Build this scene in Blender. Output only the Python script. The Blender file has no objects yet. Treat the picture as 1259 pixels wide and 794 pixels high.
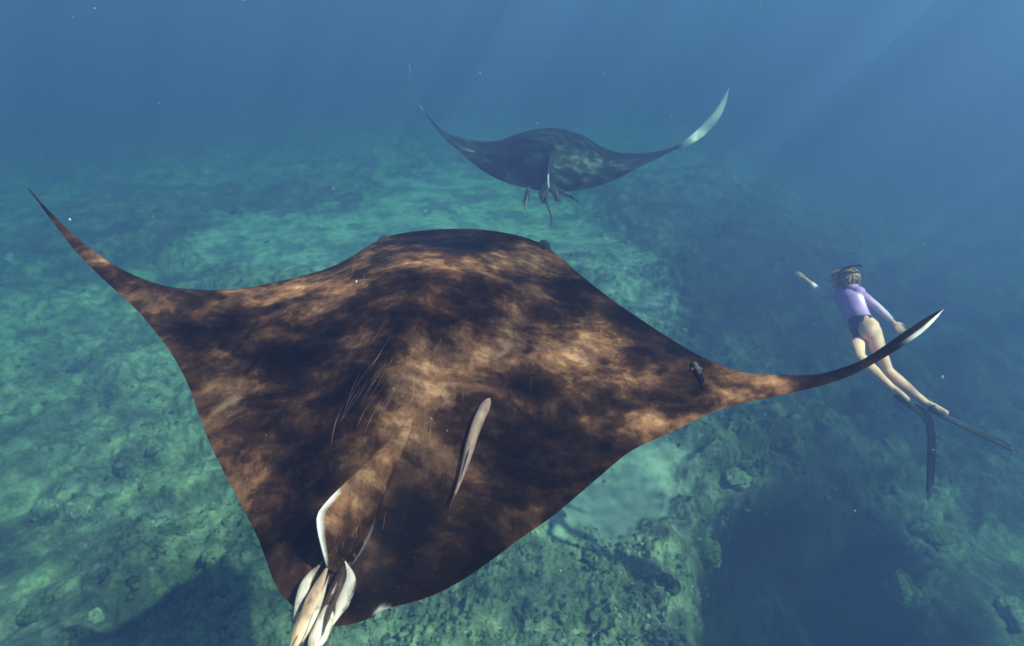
import bpy, math, random
import numpy as np
from mathutils import Vector, Matrix
from mathutils.bvhtree import BVHTree

random.seed(7)
DEBUG = False
RNG = np.random.default_rng(11)
SC = bpy.context.scene
COL = SC.collection

# ------------------------------------------------------------------ camera
PITCH = math.radians(32.0)
F_PX, CX, CY = 630.0, 629.5, 397.0          # photograph is 1259 x 794
cam = bpy.data.cameras.new('camera')
cam.sensor_fit = 'HORIZONTAL'
cam.sensor_width = 36.0
cam.lens = 36.0 * F_PX / 1259.0
cam.clip_start = 0.05
cam.clip_end = 400.0
cam.dof.use_dof = True
cam.dof.focus_distance = 2.3
cam.dof.aperture_fstop = 2.8
cam_o = bpy.data.objects.new('camera', cam)
COL.objects.link(cam_o)
cam_o.location = (0, 0, 0)
cam_o.rotation_euler = (math.pi / 2 - PITCH, 0, 0)
SC.camera = cam_o

# ------------------------------------------------------------------ sky, sun, exposure
SUN = Vector((0.77, -0.27, 1.12)).normalized()
world = bpy.data.worlds.new('World')
SC.world = world
world.use_nodes = True
wn = world.node_tree.nodes
bg = wn.get('Background') or wn.new('ShaderNodeBackground')
sky = wn.new('ShaderNodeTexSky')
sky.sky_type = 'NISHITA'
sky.sun_disc = False
sky.sun_elevation = math.asin(SUN.z)
sky.sun_rotation = math.atan2(SUN.x, SUN.y)
world.node_tree.links.new(sky.outputs[0], bg.inputs[0])
bg.inputs[1].default_value = 0.08
sun = bpy.data.lights.new('sun', 'SUN')
sun.energy = 5.0
sun.angle = math.radians(1.0)
sun.color = (1.0, 0.87, 0.73)
sun_o = bpy.data.objects.new('sun', sun)
COL.objects.link(sun_o)
sun_o.rotation_euler = SUN.to_track_quat('Z', 'Y').to_euler()
SC.view_settings.view_transform = 'Standard'
SC.view_settings.look = 'None'
SC.view_settings.exposure = 1.95
SC.view_settings.gamma = 1.0
SC.cycles.volume_bounces = 3
SC.cycles.max_bounces = 8
SC.cycles.diffuse_bounces = 3
SC.cycles.transparent_max_bounces = 8
SC.cycles.sample_clamp_indirect = 6.0
SC.cycles.use_denoising = True

# ------------------------------------------------------------------ helpers
CP, SP = math.cos(PITCH), math.sin(PITCH)


def rays(px, py):
    """unit-depth view directions for photograph pixels"""
    px = np.asarray(px, float); py = np.asarray(py, float)
    u = (px - CX) / F_PX
    v = (CY - py) / F_PX
    return np.stack([u, CP + SP * v, -SP + CP * v], -1)


def at(px, py, depth):
    return Vector(rays(px, py) * depth)


def proj(P):
    P = np.asarray(P, float)
    d = P[..., 1] * CP - P[..., 2] * SP
    up = P[..., 1] * SP + P[..., 2] * CP
    d = np.where(d < 0.05, 0.05, d)
    return CX + F_PX * P[..., 0] / d, CY - F_PX * up / d, d


def hash2(ix, iy, seed):
    with np.errstate(over='ignore'):
        h = (ix.astype(np.int64) * 374761393 + iy.astype(np.int64) * 668265263 + seed * 1274126177) & 0xFFFFFFFF
        h = ((h ^ (h >> 13)) * 1274126177) & 0xFFFFFFFF
        h = (h ^ (h >> 16)) & 0xFFFFFFFF
    return h / 4294967296.0


def perlin(x, y, seed=0):
    x0 = np.floor(x); y0 = np.floor(y)
    fx = x - x0; fy = y - y0
    ix = x0.astype(np.int64); iy = y0.astype(np.int64)
    u = fx * fx * fx * (fx * (fx * 6 - 15) + 10)
    v = fy * fy * fy * (fy * (fy * 6 - 15) + 10)

    def g(dx, dy):
        a = hash2(ix + dx, iy + dy, seed) * 2 * math.pi
        return np.cos(a) * (fx - dx) + np.sin(a) * (fy - dy)
    a = g(0, 0); b = g(1, 0); c = g(0, 1); d = g(1, 1)
    return ((a + (b - a) * u) + ((c + (d - c) * u) - (a + (b - a) * u)) * v) * 1.5


def fbm(x, y, oct=4, seed=0, gain=0.5):
    s = 0.0; a = 1.0; n = 0.0
    for k in range(oct):
        s = s + a * perlin(x * 2 ** k + 17.3 * k, y * 2 ** k - 9.1 * k, seed + k)
        n += a; a *= gain
    return s / n


def worley(x, y, seed=0):
    """distance to the nearest jittered cell point, and a random value of that cell"""
    ix = np.floor(x).astype(np.int64); iy = np.floor(y).astype(np.int64)
    best = np.full(x.shape, 9.0); sec = np.full(x.shape, 9.0); val = np.zeros(x.shape)
    for dx in (-1, 0, 1):
        for dy in (-1, 0, 1):
            jx = hash2(ix + dx, iy + dy, seed); jy = hash2(ix + dx, iy + dy, seed + 71)
            d = np.hypot(ix + dx + jx - x, iy + dy + jy - y)
            m = d < best
            sec = np.where(m, best, np.minimum(sec, d))
            best = np.where(m, d, best)
            val = np.where(m, hash2(ix + dx, iy + dy, seed + 133), val)
    return best, val, sec - best


def sstep(a, b, x):
    t = np.clip((x - a) / (b - a), 0, 1)
    return t * t * (3 - 2 * t)


def mesh_np(name, V, quads=None, tris=None, smooth=True):
    me = bpy.data.meshes.new(name)
    V = np.asarray(V, np.float32)
    nq = 0 if quads is None else len(quads)
    nt = 0 if tris is None else len(tris)
    me.vertices.add(len(V)); me.vertices.foreach_set('co', V.ravel())
    idx = []
    starts = []
    if nq:
        idx.append(np.asarray(quads, np.int32).ravel()); starts.append(np.arange(nq) * 4)
    if nt:
        idx.append(np.asarray(tris, np.int32).ravel()); starts.append(np.arange(nt) * 3 + nq * 4)
    idx = np.concatenate(idx); starts = np.concatenate(starts).astype(np.int32)
    me.loops.add(len(idx)); me.loops.foreach_set('vertex_index', idx)
    me.polygons.add(nq + nt); me.polygons.foreach_set('loop_start', starts)
    if smooth:
        me.polygons.foreach_set('use_smooth', np.ones(nq + nt, bool))
    me.update(calc_edges=True)
    me.validate()
    return me


def attr(me, name, vals):
    a = me.attributes.new(name, 'FLOAT', 'POINT')
    a.data.foreach_set('value', np.asarray(vals, np.float32))


def link(name, me, mat, parent=None):
    o = bpy.data.objects.new(name, me)
    if mat is not None:
        me.materials.append(mat)
    COL.objects.link(o)
    if parent is not None:
        o.parent = parent
    return o


def empty(name, loc):
    o = bpy.data.objects.new(name, None)
    o.location = loc
    o.empty_display_size = 0.1
    COL.objects.link(o)
    return o


def tag(o, label=None, cat=None, group=None, kind=None):
    if label: o['label'] = label
    if cat: o['category'] = cat
    if group: o['group'] = group
    if kind: o['kind'] = kind
    return o


def catmull(P, n_per=8):
    P = np.asarray(P, float)
    Q = np.vstack([2 * P[0] - P[1], P, 2 * P[-1] - P[-2]])
    out = []
    for i in range(len(P) - 1):
        p0, p1, p2, p3 = Q[i], Q[i + 1], Q[i + 2], Q[i + 3]
        for k in range(n_per):
            t = k / n_per
            out.append(0.5 * ((2 * p1) + (-p0 + p2) * t + (2 * p0 - 5 * p1 + 4 * p2 - p3) * t * t
                              + (-p0 + 3 * p1 - 3 * p2 + p3) * t ** 3))
    out.append(P[-1])
    return np.array(out)


def resample(P, n, power=1.0):
    P = np.asarray(P, float)
    s = np.concatenate([[0], np.cumsum(np.linalg.norm(np.diff(P, axis=0), axis=1))])
    s /= s[-1]
    t = np.linspace(0, 1, n)
    return np.stack([np.interp(t, s, P[:, k]) for k in range(P.shape[1])], -1)


def tube(path, widths, thicks, wdir, seg=14, center=None, closed=True):
    """swept flattened tube. wdir: width direction(s). returns verts, quads, tris"""
    P = np.asarray(path, float); n = len(P)
    T = np.gradient(P, axis=0); T /= np.linalg.norm(T, axis=1)[:, None]
    W = np.broadcast_to(np.asarray(wdir, float), P.shape).copy()
    W -= T * np.sum(W * T, 1)[:, None]
    W /= np.linalg.norm(W, axis=1)[:, None]
    N = np.cross(T, W)
    a = np.linspace(0, 2 * math.pi, seg, endpoint=False)
    widths = np.broadcast_to(np.asarray(widths, float), (n,)); thicks = np.broadcast_to(np.asarray(thicks, float), (n,))
    V = (P[:, None] + W[:, None] * (np.cos(a)[None, :, None] * widths[:, None, None] / 2)
         + N[:, None] * (np.sin(a)[None, :, None] * thicks[:, None, None] / 2)).reshape(-1, 3)
    q = []
    for i in range(n - 1):
        for k in range(seg):
            k2 = (k + 1) % seg
            q.append((i * seg + k, i * seg + k2, (i + 1) * seg + k2, (i + 1) * seg + k))
    t = []
    c0, c1 = len(V), len(V) + 1
    V = np.vstack([V, P[0], P[-1]])
    for k in range(seg):
        k2 = (k + 1) % seg
        t.append((c0, k2, k)); t.append((c1, (n - 1) * seg + k, (n - 1) * seg + k2))
    return V, q, t


def merge(parts):
    V = []; Q = []; T = []; o = 0
    for v, q, t in parts:
        V.append(np.asarray(v, float))
        if len(q): Q.append(np.asarray(q) + o)
        if len(t): T.append(np.asarray(t) + o)
        o += len(v)
    return np.vstack(V), (np.vstack(Q) if Q else None), (np.vstack(T) if T else None)


def ico(sub):
    import bmesh
    bm = bmesh.new()
    bmesh.ops.create_icosphere(bm, subdivisions=sub, radius=1.0)
    V = np.array([v.co[:] for v in bm.verts]); T = np.array([[v.index for v in f.verts] for f in bm.faces])
    bm.free()
    return V, T


# ------------------------------------------------------------------ materials
class NT:
    def __init__(self, name):
        self.m = bpy.data.materials.new(name)
        self.m.use_nodes = True
        self.t = self.m.node_tree
        self.n = self.t.nodes
        self.b = self.n.get('Principled BSDF')

    def new(self, typ, **kw):
        n = self.n.new(typ)
        for k, v in kw.items():
            if k in n.inputs.keys() if isinstance(k, str) else False:
                n.inputs[k].default_value = v
            else:
                setattr(n, k, v)
        return n

    def L(self, a, b):
        self.t.links.new(a, b)

    def attr(self, name):
        n = self.n.new('ShaderNodeAttribute'); n.attribute_name = name
        return n.outputs['Fac']

    def obj_co(self, scale=(1, 1, 1)):
        tc = self.n.new('ShaderNodeTexCoord')
        mp = self.n.new('ShaderNodeMapping'); mp.inputs['Scale'].default_value = scale
        self.L(tc.outputs['Object'], mp.inputs['Vector'])
        return mp.outputs[0]

    def noise(self, vec, scale, detail=5, rough=0.55, dist=0.0):
        n = self.n.new('ShaderNodeTexNoise')
        n.inputs['Scale'].default_value = scale; n.inputs['Detail'].default_value = detail
        n.inputs['Roughness'].default_value = rough; n.inputs['Distortion'].default_value = dist
        self.L(vec, n.inputs['Vector'])
        return n.outputs['Fac']

    def math(self, op, a, b=None, c=None, clamp=False):
        n = self.n.new('ShaderNodeMath'); n.operation = op; n.use_clamp = clamp
        for i, v in enumerate((a, b, c)):
            if v is None: continue
            if isinstance(v, (int, float)): n.inputs[i].default_value = v
            else: self.L(v, n.inputs[i])
        return n.outputs[0]

    def ramp(self, fac, stops, interp='LINEAR'):
        n = self.n.new('ShaderNodeValToRGB'); r = n.color_ramp; r.interpolation = interp
        while len(r.elements) > 1: r.elements.remove(r.elements[-1])
        for i, (p, c) in enumerate(stops):
            e = r.elements[0] if i == 0 else r.elements.new(p)
            e.position = p; e.color = (*c, 1)
        self.L(fac, n.inputs[0])
        return n.outputs[0]

    def mix(self, fac, a, b, mode='MIX'):
        n = self.n.new('ShaderNodeMix'); n.data_type = 'RGBA'; n.blend_type = mode
        for s, v in ((n.inputs[0], fac), (n.inputs[6], a), (n.inputs[7], b)):
            if isinstance(v, (int, float)): s.default_value = v
            elif isinstance(v, tuple): s.default_value = (*v, 1)
            else: self.L(v, s)
        return n.outputs[2]

    def bump(self, h, strength=0.3, dist=0.02):
        n = self.n.new('ShaderNodeBump'); n.inputs['Strength'].default_value = strength
        n.inputs['Distance'].default_value = dist
        self.L(h, n.inputs['Height']); self.L(n.outputs[0], self.b.inputs['Normal'])

    def out(self, col, rough=0.6, spec=0.3):
        if isinstance(col, tuple): self.b.inputs['Base Color'].default_value = (*col, 1)
        else: self.L(col, self.b.inputs['Base Color'])
        self.b.inputs['Roughness'].default_value = rough
        self.b.inputs['Specular IOR Level'].default_value = spec
        return self.m


def mat_seabed():
    m = NT('seabed')
    co = m.obj_co()
    sand = m.attr('sand'); tone = m.attr('tone'); cav = m.attr('cavity')
    n1 = m.noise(co, 0.9, 6, 0.62, 0.4)
    n2 = m.noise(co, 3.2, 7, 0.68, 0.5)
    n3 = m.noise(co, 15.0, 7, 0.8)
    f = m.math('MULTIPLY_ADD', n1, 0.50, m.math('MULTIPLY_ADD', n2, 0.70, m.math('MULTIPLY', n3, 1.05)))
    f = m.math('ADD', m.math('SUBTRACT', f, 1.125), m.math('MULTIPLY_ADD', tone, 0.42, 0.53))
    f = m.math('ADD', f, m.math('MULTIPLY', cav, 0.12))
    reef = m.ramp(f, [(0.0, (0.030, 0.036, 0.028)), (0.28, (0.085, 0.10, 0.068)), (0.48, (0.19, 0.205, 0.135)),
                      (0.64, (0.34, 0.35, 0.24)), (0.82, (0.54, 0.53, 0.40)), (1.0, (0.68, 0.65, 0.52))])
    v = m.n.new('ShaderNodeTexVoronoi'); v.inputs['Scale'].default_value = 5.5
    m.L(co, v.inputs['Vector'])
    vc = m.ramp(v.outputs['Color'], [(0.0, (0.75, 0.8, 0.7)), (0.5, (1.0, 1.0, 1.0)), (1.0, (1.25, 1.15, 0.95))])
    reef = m.mix(0.5, reef, vc, 'MULTIPLY')
    sg = m.noise(co, 6.0, 4, 0.6)
    sc = m.ramp(sg, [(0.3, (0.44, 0.43, 0.36)), (0.7, (0.66, 0.65, 0.57))])
    e = m.math('ADD', sand, m.math('MULTIPLY_ADD', n2, 1.3, m.math('MULTIPLY_ADD', n3, 0.5, -0.9)))
    e = m.ramp(e, [(0.30, (0, 0, 0)), (0.85, (1, 1, 1))])
    c = m.mix(e, reef, sc)
    m.bump(m.math('MULTIPLY_ADD', n3, 1.0, n2), 0.7, 0.05)
    return m.out(c, 0.95, 0.1)


def mat_rubble():
    m = NT('coral_rubble')
    co = m.obj_co()
    t = m.attr('tone')
    n = m.noise(co, 14, 5, 0.7)
    f = m.math('ADD', t, m.math('MULTIPLY_ADD', n, 0.7, -0.35))
    c = m.ramp(f, [(0.0, (0.03, 0.036, 0.028)), (0.35, (0.10, 0.115, 0.075)), (0.6, (0.24, 0.25, 0.165)),
                   (0.85, (0.46, 0.45, 0.33)), (1.0, (0.62, 0.59, 0.47))])
    m.bump(n, 0.6, 0.03)
    return m.out(c, 0.95, 0.1)


def mat_coral(name, dark, light):
    m = NT(name)
    co = m.obj_co()
    n = m.noise(co, 11, 7, 0.75, 0.5)
    v = m.n.new('ShaderNodeTexVoronoi'); v.inputs['Scale'].default_value = 22
    m.L(co, v.inputs['Vector'])
    f = m.math('MULTIPLY_ADD', v.outputs['Distance'], -0.5, m.math('ADD', n, 0.15))
    c = m.ramp(f, [(0.2, dark), (0.7, light)])
    m.bump(f, 0.7, 0.04)
    return m.out(c, 0.9, 0.15)


def mat_manta(name, dark, mid, light, pale):
    m = NT(name)
    co = m.obj_co()
    cs = m.obj_co((1.0, 1.5, 1.0))
    tone = m.attr('tone'); belly = m.attr('belly'); white = m.attr('white'); scr = m.attr('scratch')
    n1 = m.noise(cs, 2.0, 6, 0.6, 0.5)
    n2 = m.noise(co, 8.0, 6, 0.62, 0.4)
    n3 = m.noise(co, 26.0, 5, 0.7, 0.2)
    fine = m.noise(m.obj_co((1.0, 0.30, 1.0)), 60.0, 4, 0.7, 0.3)
    n4 = m.noise(cs, 4.2, 6, 0.62, 0.7)
    f = m.math('MULTIPLY_ADD', n1, 0.80, m.math('MULTIPLY_ADD', n2, 0.80, m.math('MULTIPLY_ADD', n3, 0.32, m.math('MULTIPLY', n4, 1.05))))
    f = m.math('SUBTRACT', f, 0.955)
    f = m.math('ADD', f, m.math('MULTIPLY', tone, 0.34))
    f = m.math('ADD', f, m.math('MULTIPLY_ADD', fine, 0.12, -0.06))
    f = m.math('MULTIPLY_ADD', f, 1.12, -0.085)
    c = m.ramp(f, [(0.20, dark), (0.41, tuple(0.7 * a + 0.3 * b for a, b in zip(dark, mid))), (0.58, mid), (0.82, light), (1.0, pale)])
    c = m.mix(0.35, c, m.ramp(n3, [(0.36, (.55, .52, .5)), (0.64, (1.25, 1.25, 1.25))]), 'MULTIPLY')
    # fine pale rake marks
    s = m.noise(m.obj_co((1.0, 0.022, 0.3)), 150.0, 2, 0.5, 0.35)
    s = m.ramp(s, [(0.62, (0, 0, 0)), (0.74, (1, 1, 1))])
    s = m.math('MULTIPLY', s, m.ramp(m.noise(co, 3.1, 3, .6), [(0.45, (0, 0, 0)), (0.6, (1, 1, 1))]))
    c = m.mix(m.math('MULTIPLY', s, m.math('MULTIPLY', scr, 0.75)), c, pale)
    # speckles
    sp = m.n.new('ShaderNodeTexVoronoi'); sp.inputs['Scale'].default_value = 42
    m.L(co, sp.inputs['Vector'])
    spk = m.ramp(sp.outputs['Distance'], [(0.05, (1, 1, 1)), (0.13, (0, 0, 0))])
    c = m.mix(m.math('MULTIPLY', spk, 0.22), c, light)
    bn = m.ramp(n2, [(0.35, (0.62, 0.60, 0.56)), (0.6, (0.80, 0.79, 0.76))])
    c = m.mix(belly, c, bn)
    wn_ = m.ramp(n2, [(0.30, (0.60, 0.53, 0.45)), (0.45, (0.86, 0.84, 0.80))])
    c = m.mix(white, c, wn_)
    m.bump(m.math('MULTIPLY_ADD', n3, 0.8, m.math('MULTIPLY', fine, .3)), 0.16, 0.008)
    return m.out(c, 0.42, 0.025)


def mat_simple(name, a, b, scale=8.0, rough=0.6, spec=0.3, bump=0.2, stretch=(1, 1, 1), lo=0.35, hi=0.65):
    m = NT(name)
    co = m.obj_co(stretch)
    n = m.noise(co, scale, 5, 0.6, 0.4)
    c = m.ramp(n, [(lo, a), (hi, b)])
    m.bump(n, bump, 0.01)
    return m.out(c, rough, spec)


# ------------------------------------------------------------------ the sea floor
FLOOR = -7.0
SAND = [  # x, y, rx, ry, amount  (photograph pixels of the flat floor)
    (360, 304, 115, 32, 1.8), (430, 292, 70, 26, .9), (565, 232, 95, 34, 1.1), (470, 262, 120, 26, .5), (610, 268, 110, 32, .8), (690, 305, 90, 40, .7),
    (770, 350, 70, 40, .5), (800, 400, 36, 40, .5), (785, 585, 62, 50, .95), (715, 640, 60, 42, .6), (830, 560, 40, 20, .4), (850, 625, 50, 32, .4),
    (760, 660, 60, 60, .35), (480, 775, 40, 40, .35), (25, 323, 22, 6, 1.2), (58, 628, 26, 12, .75), (120, 606, 60, 12, .45),
    (190, 636, 90, 13, .62), (115, 540, 90, 10, .5), (560, 210, 260, 16, .22), (900, 600, 50, 30, .25), (560, 720, 90, 60, .2),
    (60, 390, 110, 14, .35), (150, 440, 110, 16, .35), (40, 480, 60, 12, .3), (250, 560, 40, 40, .25)]
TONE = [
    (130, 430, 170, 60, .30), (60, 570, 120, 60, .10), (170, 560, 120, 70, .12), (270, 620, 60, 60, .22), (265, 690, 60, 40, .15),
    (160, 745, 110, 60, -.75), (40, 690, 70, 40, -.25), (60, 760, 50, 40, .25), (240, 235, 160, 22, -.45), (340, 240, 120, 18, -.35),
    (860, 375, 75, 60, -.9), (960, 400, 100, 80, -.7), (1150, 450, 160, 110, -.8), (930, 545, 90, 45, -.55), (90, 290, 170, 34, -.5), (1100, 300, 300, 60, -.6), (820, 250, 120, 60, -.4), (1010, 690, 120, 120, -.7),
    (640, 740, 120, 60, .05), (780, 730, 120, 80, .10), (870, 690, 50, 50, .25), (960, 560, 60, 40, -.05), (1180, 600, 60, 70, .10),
    (1150, 720, 60, 70, .15), (1240, 740, 40, 60, .30), (1195, 740, 30, 40, -.7), (1030, 760, 120, 60, -.6), (920, 740, 40, 60, .1)]  # the small dark blob far right paints in a rectangular shadow


def blobs(px, py, L):
    s = np.zeros_like(px)
    for x, y, rx, ry, a in L:
        s += a * np.exp(-(((px - x) / rx) ** 2 + ((py - y) / ry) ** 2))
    return s


TRENCH = [(1000, 650, 95, 70, 1.0), (1010, 730, 110, 70, 1.0), (960, 780, 90, 60, .9), (1050, 800, 140, 60, .8), (1195, 745, 26, 40, .5),  # last blob on this row is the painted shadow patch, sunk and darkened
          (880, 690, 30, 40, .15)]


def floor_fields(x, y):
    wx = x + 0.55 * fbm(x / 1.7, y / 1.7, 4, 50); wy = y + 0.55 * fbm(x / 1.7, y / 1.7, 4, 60)
    wx = wx + 0.10 * fbm(x / .3, y / .3, 3, 52); wy = wy + 0.10 * fbm(x / .3, y / .3, 3, 62)
    P = np.stack([wx, wy, np.full_like(wx, FLOOR)], -1)
    front = wy > 0.6
    px, py, d = proj(P)
    sand = np.where(front, blobs(px, py, SAND), 0.15)
    tone = np.where(front, blobs(px, py, TONE), 0.0)
    sx = x + 0.7 * perlin(x / 2.3, y / 2.3, 71); sy = y + 0.7 * perlin(x / 2.3, y / 2.3, 72)
    tx, ty, _ = proj(np.stack([sx, sy, np.full_like(sx, FLOOR)], -1))
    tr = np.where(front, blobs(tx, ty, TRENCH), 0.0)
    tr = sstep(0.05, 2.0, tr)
    # off to the right the bottom slopes down
    slope = sstep(1.5, 15.0, x - 0.25 * y)
    sand = 0.9 * sand + 0.34 * fbm(x / 2.2, y / 2.2, 5, 5, 0.6) + 0.30 * fbm(x / .8, y / .8, 4, 6, 0.6)
    reef = 1 - sstep(0.25, 0.85, sand)
    h = np.full_like(x, FLOOR) + 0.30 * fbm(x / 5.0, y / 5.0, 3, 1)
    d1, v1, e1 = worley(x / 1.25, y / 1.25, 3)
    d2, v2, e2 = worley(x / 0.42, y / 0.42, 9)
    d3, v3, e3 = worley(x / 0.17, y / 0.17, 15)
    heads = np.clip(1 - (d1 / 0.62) ** 2, 0, 1) * sstep(0.35, 0.6, v1) * (0.25 + 0.6 * v1) * sstep(0.0, 0.35, e1)
    knobs = np.clip(1 - (d2 / 0.6) ** 2, 0, 1) * (0.3 + v2) * sstep(0.0, 0.2, e2)
    nub = np.clip(1 - (d3 / 0.6) ** 2, 0, 1) * (0.3 + v3) * sstep(0.0, 0.2, e3)
    fine = fbm(x / 0.30, y / 0.30, 4, 33, 0.65)
    ridge = 1 - 2 * np.abs(fbm(x / 0.55, y / 0.55, 4, 41, 0.6))
    rel = 0.26 * heads + 0.07 * knobs * heads ** .5 + 0.03 * nub + 0.34 * fbm(x / 1.6, y / 1.6, 3, 21) + 0.20 * fbm(x / .62, y / .62, 3, 23) + 0.10 * fine + 0.07 * ridge + 0.015 * perlin(x / .07, y / .07, 44)
    h = h + reef * (rel + 0.1) + (1 - reef) * 0.012 * perlin(x / .25, y / .12, 8)
    tone = tone * sstep(36.0, 18.0, np.hypot(x, y)) + 0.25 * sstep(16.0, 34.0, np.hypot(x, y)) - 0.30 * sstep(2.5, 6.0, x - .2 * y) - 1.5 * (1 - np.exp(-4 * tr))  # far floor lightened as painted-in haze; trench painted darker as well
    h = h - 2.8 * tr - 2.6 * slope - 3.0 * sstep(15.0, 75.0, np.hypot(x, y)) + reef * 4 * tr * (1 - tr) * (0.35 * fbm(x / .8, y / .8, 4, 91))
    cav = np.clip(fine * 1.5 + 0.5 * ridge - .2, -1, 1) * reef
    return h, sand, tone, tr, reef, cav


def build_floor():
    dense = math.radians(56)
    ph = np.concatenate([np.linspace(-math.pi, -dense, 40, endpoint=False), np.linspace(-dense, dense, 900),
                         np.linspace(dense, math.pi, 41)[1:-1]])
    r = np.concatenate([np.linspace(0.25, 2.9, 10, endpoint=False), np.geomspace(2.9, 32, 560), np.linspace(33, 78, 40)])
    R, PH = np.meshgrid(r, ph, indexing='ij')
    x = R * np.sin(PH); y = R * np.cos(PH)
    h, sand, tone, tr, reef, cav = floor_fields(x, y)
    nr, nc = R.shape
    V = np.stack([x, y, h], -1).reshape(-1, 3)
    i = np.arange(nr - 1)[:, None] * nc; j = np.arange(nc)[None, :]; j2 = (j + 1) % nc
    q = np.stack([i + j, i + nc + j, i + nc + j2, i + j2], -1).reshape(-1, 4)[:, ::-1]
    c = len(V)
    V = np.vstack([V, [0, 0, h[0].mean()]])
    t = np.stack([np.full(nc, c), j[0], j2[0]], -1)[:, ::-1]
    me = mesh_np('seabed', V, q, t)
    z = lambda a: np.append(a.ravel(), 0.0)
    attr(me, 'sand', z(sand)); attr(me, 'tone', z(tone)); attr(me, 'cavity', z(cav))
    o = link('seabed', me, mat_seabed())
    tag(o, kind='structure')
    return o


build_floor()


def build_rubble(n=8000):
    V0, T0 = ico(2)
    nv = len(V0)
    r = np.exp(RNG.uniform(math.log(3.2), math.log(22), n * 3))
    ph = RNG.uniform(-math.radians(54), math.radians(54), n * 3)
    x = r * np.sin(ph); y = r * np.cos(ph)
    h, sand, tone, tr, reef, cav = floor_fields(x, y)
    cl = fbm(x / 1.1, y / 1.1, 3, 77)
    keep = (RNG.random(n * 3) < (0.006 + 0.994 * reef) * np.clip(0.5 + 1.6 * cl, 0.05, 1))
    x, y, h, tone, tr = [a[keep][:n] for a in (x, y, h, tone, tr)]
    m = len(x)
    s = np.exp(RNG.normal(math.log(0.022), 0.5, m)).clip(0.010, 0.09)
    sc = s[:, None] * RNG.uniform(0.55, 1.25, (m, 3)) * np.array([1, 1, 0.65])
    a = RNG.uniform(0, 2 * math.pi, m)
    # a few lumpy base shapes
    lumps = []
    for k in range(12):
        f = 1 + 0.38 * np.sin(V0 @ RNG.normal(0, 3.2, 3) + k) + 0.32 * np.sin(V0 @ RNG.normal(0, 6, 3)) + RNG.normal(0, .17, nv)
        lumps.append(V0 * f[:, None])
    lumps = np.array(lumps)
    B = lumps[RNG.integers(0, 12, m)] * sc[:, None, :]
    ca, sa = np.cos(a)[:, None], np.sin(a)[:, None]
    X = B[..., 0] * ca - B[..., 1] * sa + x[:, None]
    Y = B[..., 0] * sa + B[..., 1] * ca + y[:, None]
    Z = B[..., 2] + (h + 0.12 * s)[:, None]
    V = np.stack([X, Y, Z], -1).reshape(-1, 3)
    T = (T0[None] + (np.arange(m) * nv)[:, None, None]).reshape(-1, 3)
    me = mesh_np('coral_rubble', V, None, T)
    tn = np.clip(0.44 + 0.35 * tone + RNG.normal(0.04, 0.14, m), 0, 1)
    attr(me, 'tone', np.repeat(tn, nv))
    o = link('coral_rubble', me, mat_rubble())
    tag(o, 'broken coral and small stones strewn over the reef floor', 'rubble', kind='stuff')


build_rubble()


def floor_point(px, py):
    """march a view ray to the sea floor"""
    d = rays(px, py)
    t = np.linspace(2, 34, 1700)
    P = d[None] * t[:, None]
    h = floor_fields(P[:, 0], P[:, 1])[0]
    k = int(np.argmax(P[:, 2] < h))
    return P[k]


def coral_head(name, px, py, size, mat, label, cat, flat=0.7, knob=9, seed=1, group=None):
    V0, T0 = ico(5)
    rng = np.random.default_rng(seed)
    f = np.ones(len(V0))
    for k in range(4):
        f += 0.10 * np.sin(V0 @ rng.normal(0, 2.2 + k, 3) + rng.uniform(0, 6))
    # rounded knobs round random centres
    C = rng.normal(0, 1, (knob * 6, 3)); C /= np.linalg.norm(C, axis=1)[:, None]
    dd = np.min(np.arccos(np.clip(V0 @ C.T, -1, 1)), axis=1)
    f += 0.20 * np.clip(1 - (dd / (1.9 / math.sqrt(knob * 1.5))) ** 2, -0.4, 1)
    C2_ = rng.normal(0, 1, (knob * 40, 3)); C2_ /= np.linalg.norm(C2_, axis=1)[:, None]
    d2_ = np.min(np.arccos(np.clip(V0 @ C2_.T, -1, 1)), axis=1)
    f += 0.07 * np.clip(1 - (d2_ / .13) ** 2, -0.5, 1)
    f += rng.normal(0, 0.018, len(V0))
    p = floor_point(px, py)
    size *= 1.2
    V = V0 * f[:, None] * np.array([1.0, rng.uniform(.8, 1.1), flat]) * size
    me = mesh_np(name, V, None, T0)
    o = link(name, me, mat)
    o.location = (p[0], p[1], p[2] + size * 0.1)
    o.rotation_euler = (0, 0, rng.uniform(0, 6))
    tag(o, label, cat, group)
    return o


M_PALE = mat_coral('pale_coral', (0.20, 0.21, 0.13), (0.50, 0.50, 0.36))
M_GREEN = mat_coral('green_coral', (0.05, 0.07, 0.03), (0.22, 0.26, 0.12))
M_OLIVE = mat_coral('olive_coral', (0.06, 0.07, 0.03), (0.40, 0.40, 0.12))
coral_head('coral_rock', 57, 628, 0.13, M_PALE, 'pale pointed rock on the reef at the left, beside a light sand streak', 'rock', 0.9, 3, 3)
coral_head('coral_rock', 98, 632, 0.10, M_PALE, 'rounded grey-green stone just right of the pale pointed rock', 'rock', 0.8, 4, 4)
coral_head('reef_coral', 262, 682, 0.11, M_PALE, 'small pale knobbly coral dome beside the large manta\'s left trailing edge', 'coral', 0.75, 10, 5)
coral_head('reef_coral', 48, 752, 0.14, M_GREEN, 'broad green coral head in the lower left corner beside the dark hollow', 'coral', 0.7, 12, 6)
coral_head('reef_coral', 92, 786, 0.10, M_OLIVE, 'yellowish knobbly coral at the bottom edge, lower left', 'coral', 0.8, 14, 7)
coral_head('reef_coral', 118, 758, 0.08, M_PALE, 'little pale coral lump at the rim of the dark hollow, lower left', 'coral', 0.8, 9, 8)
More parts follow.
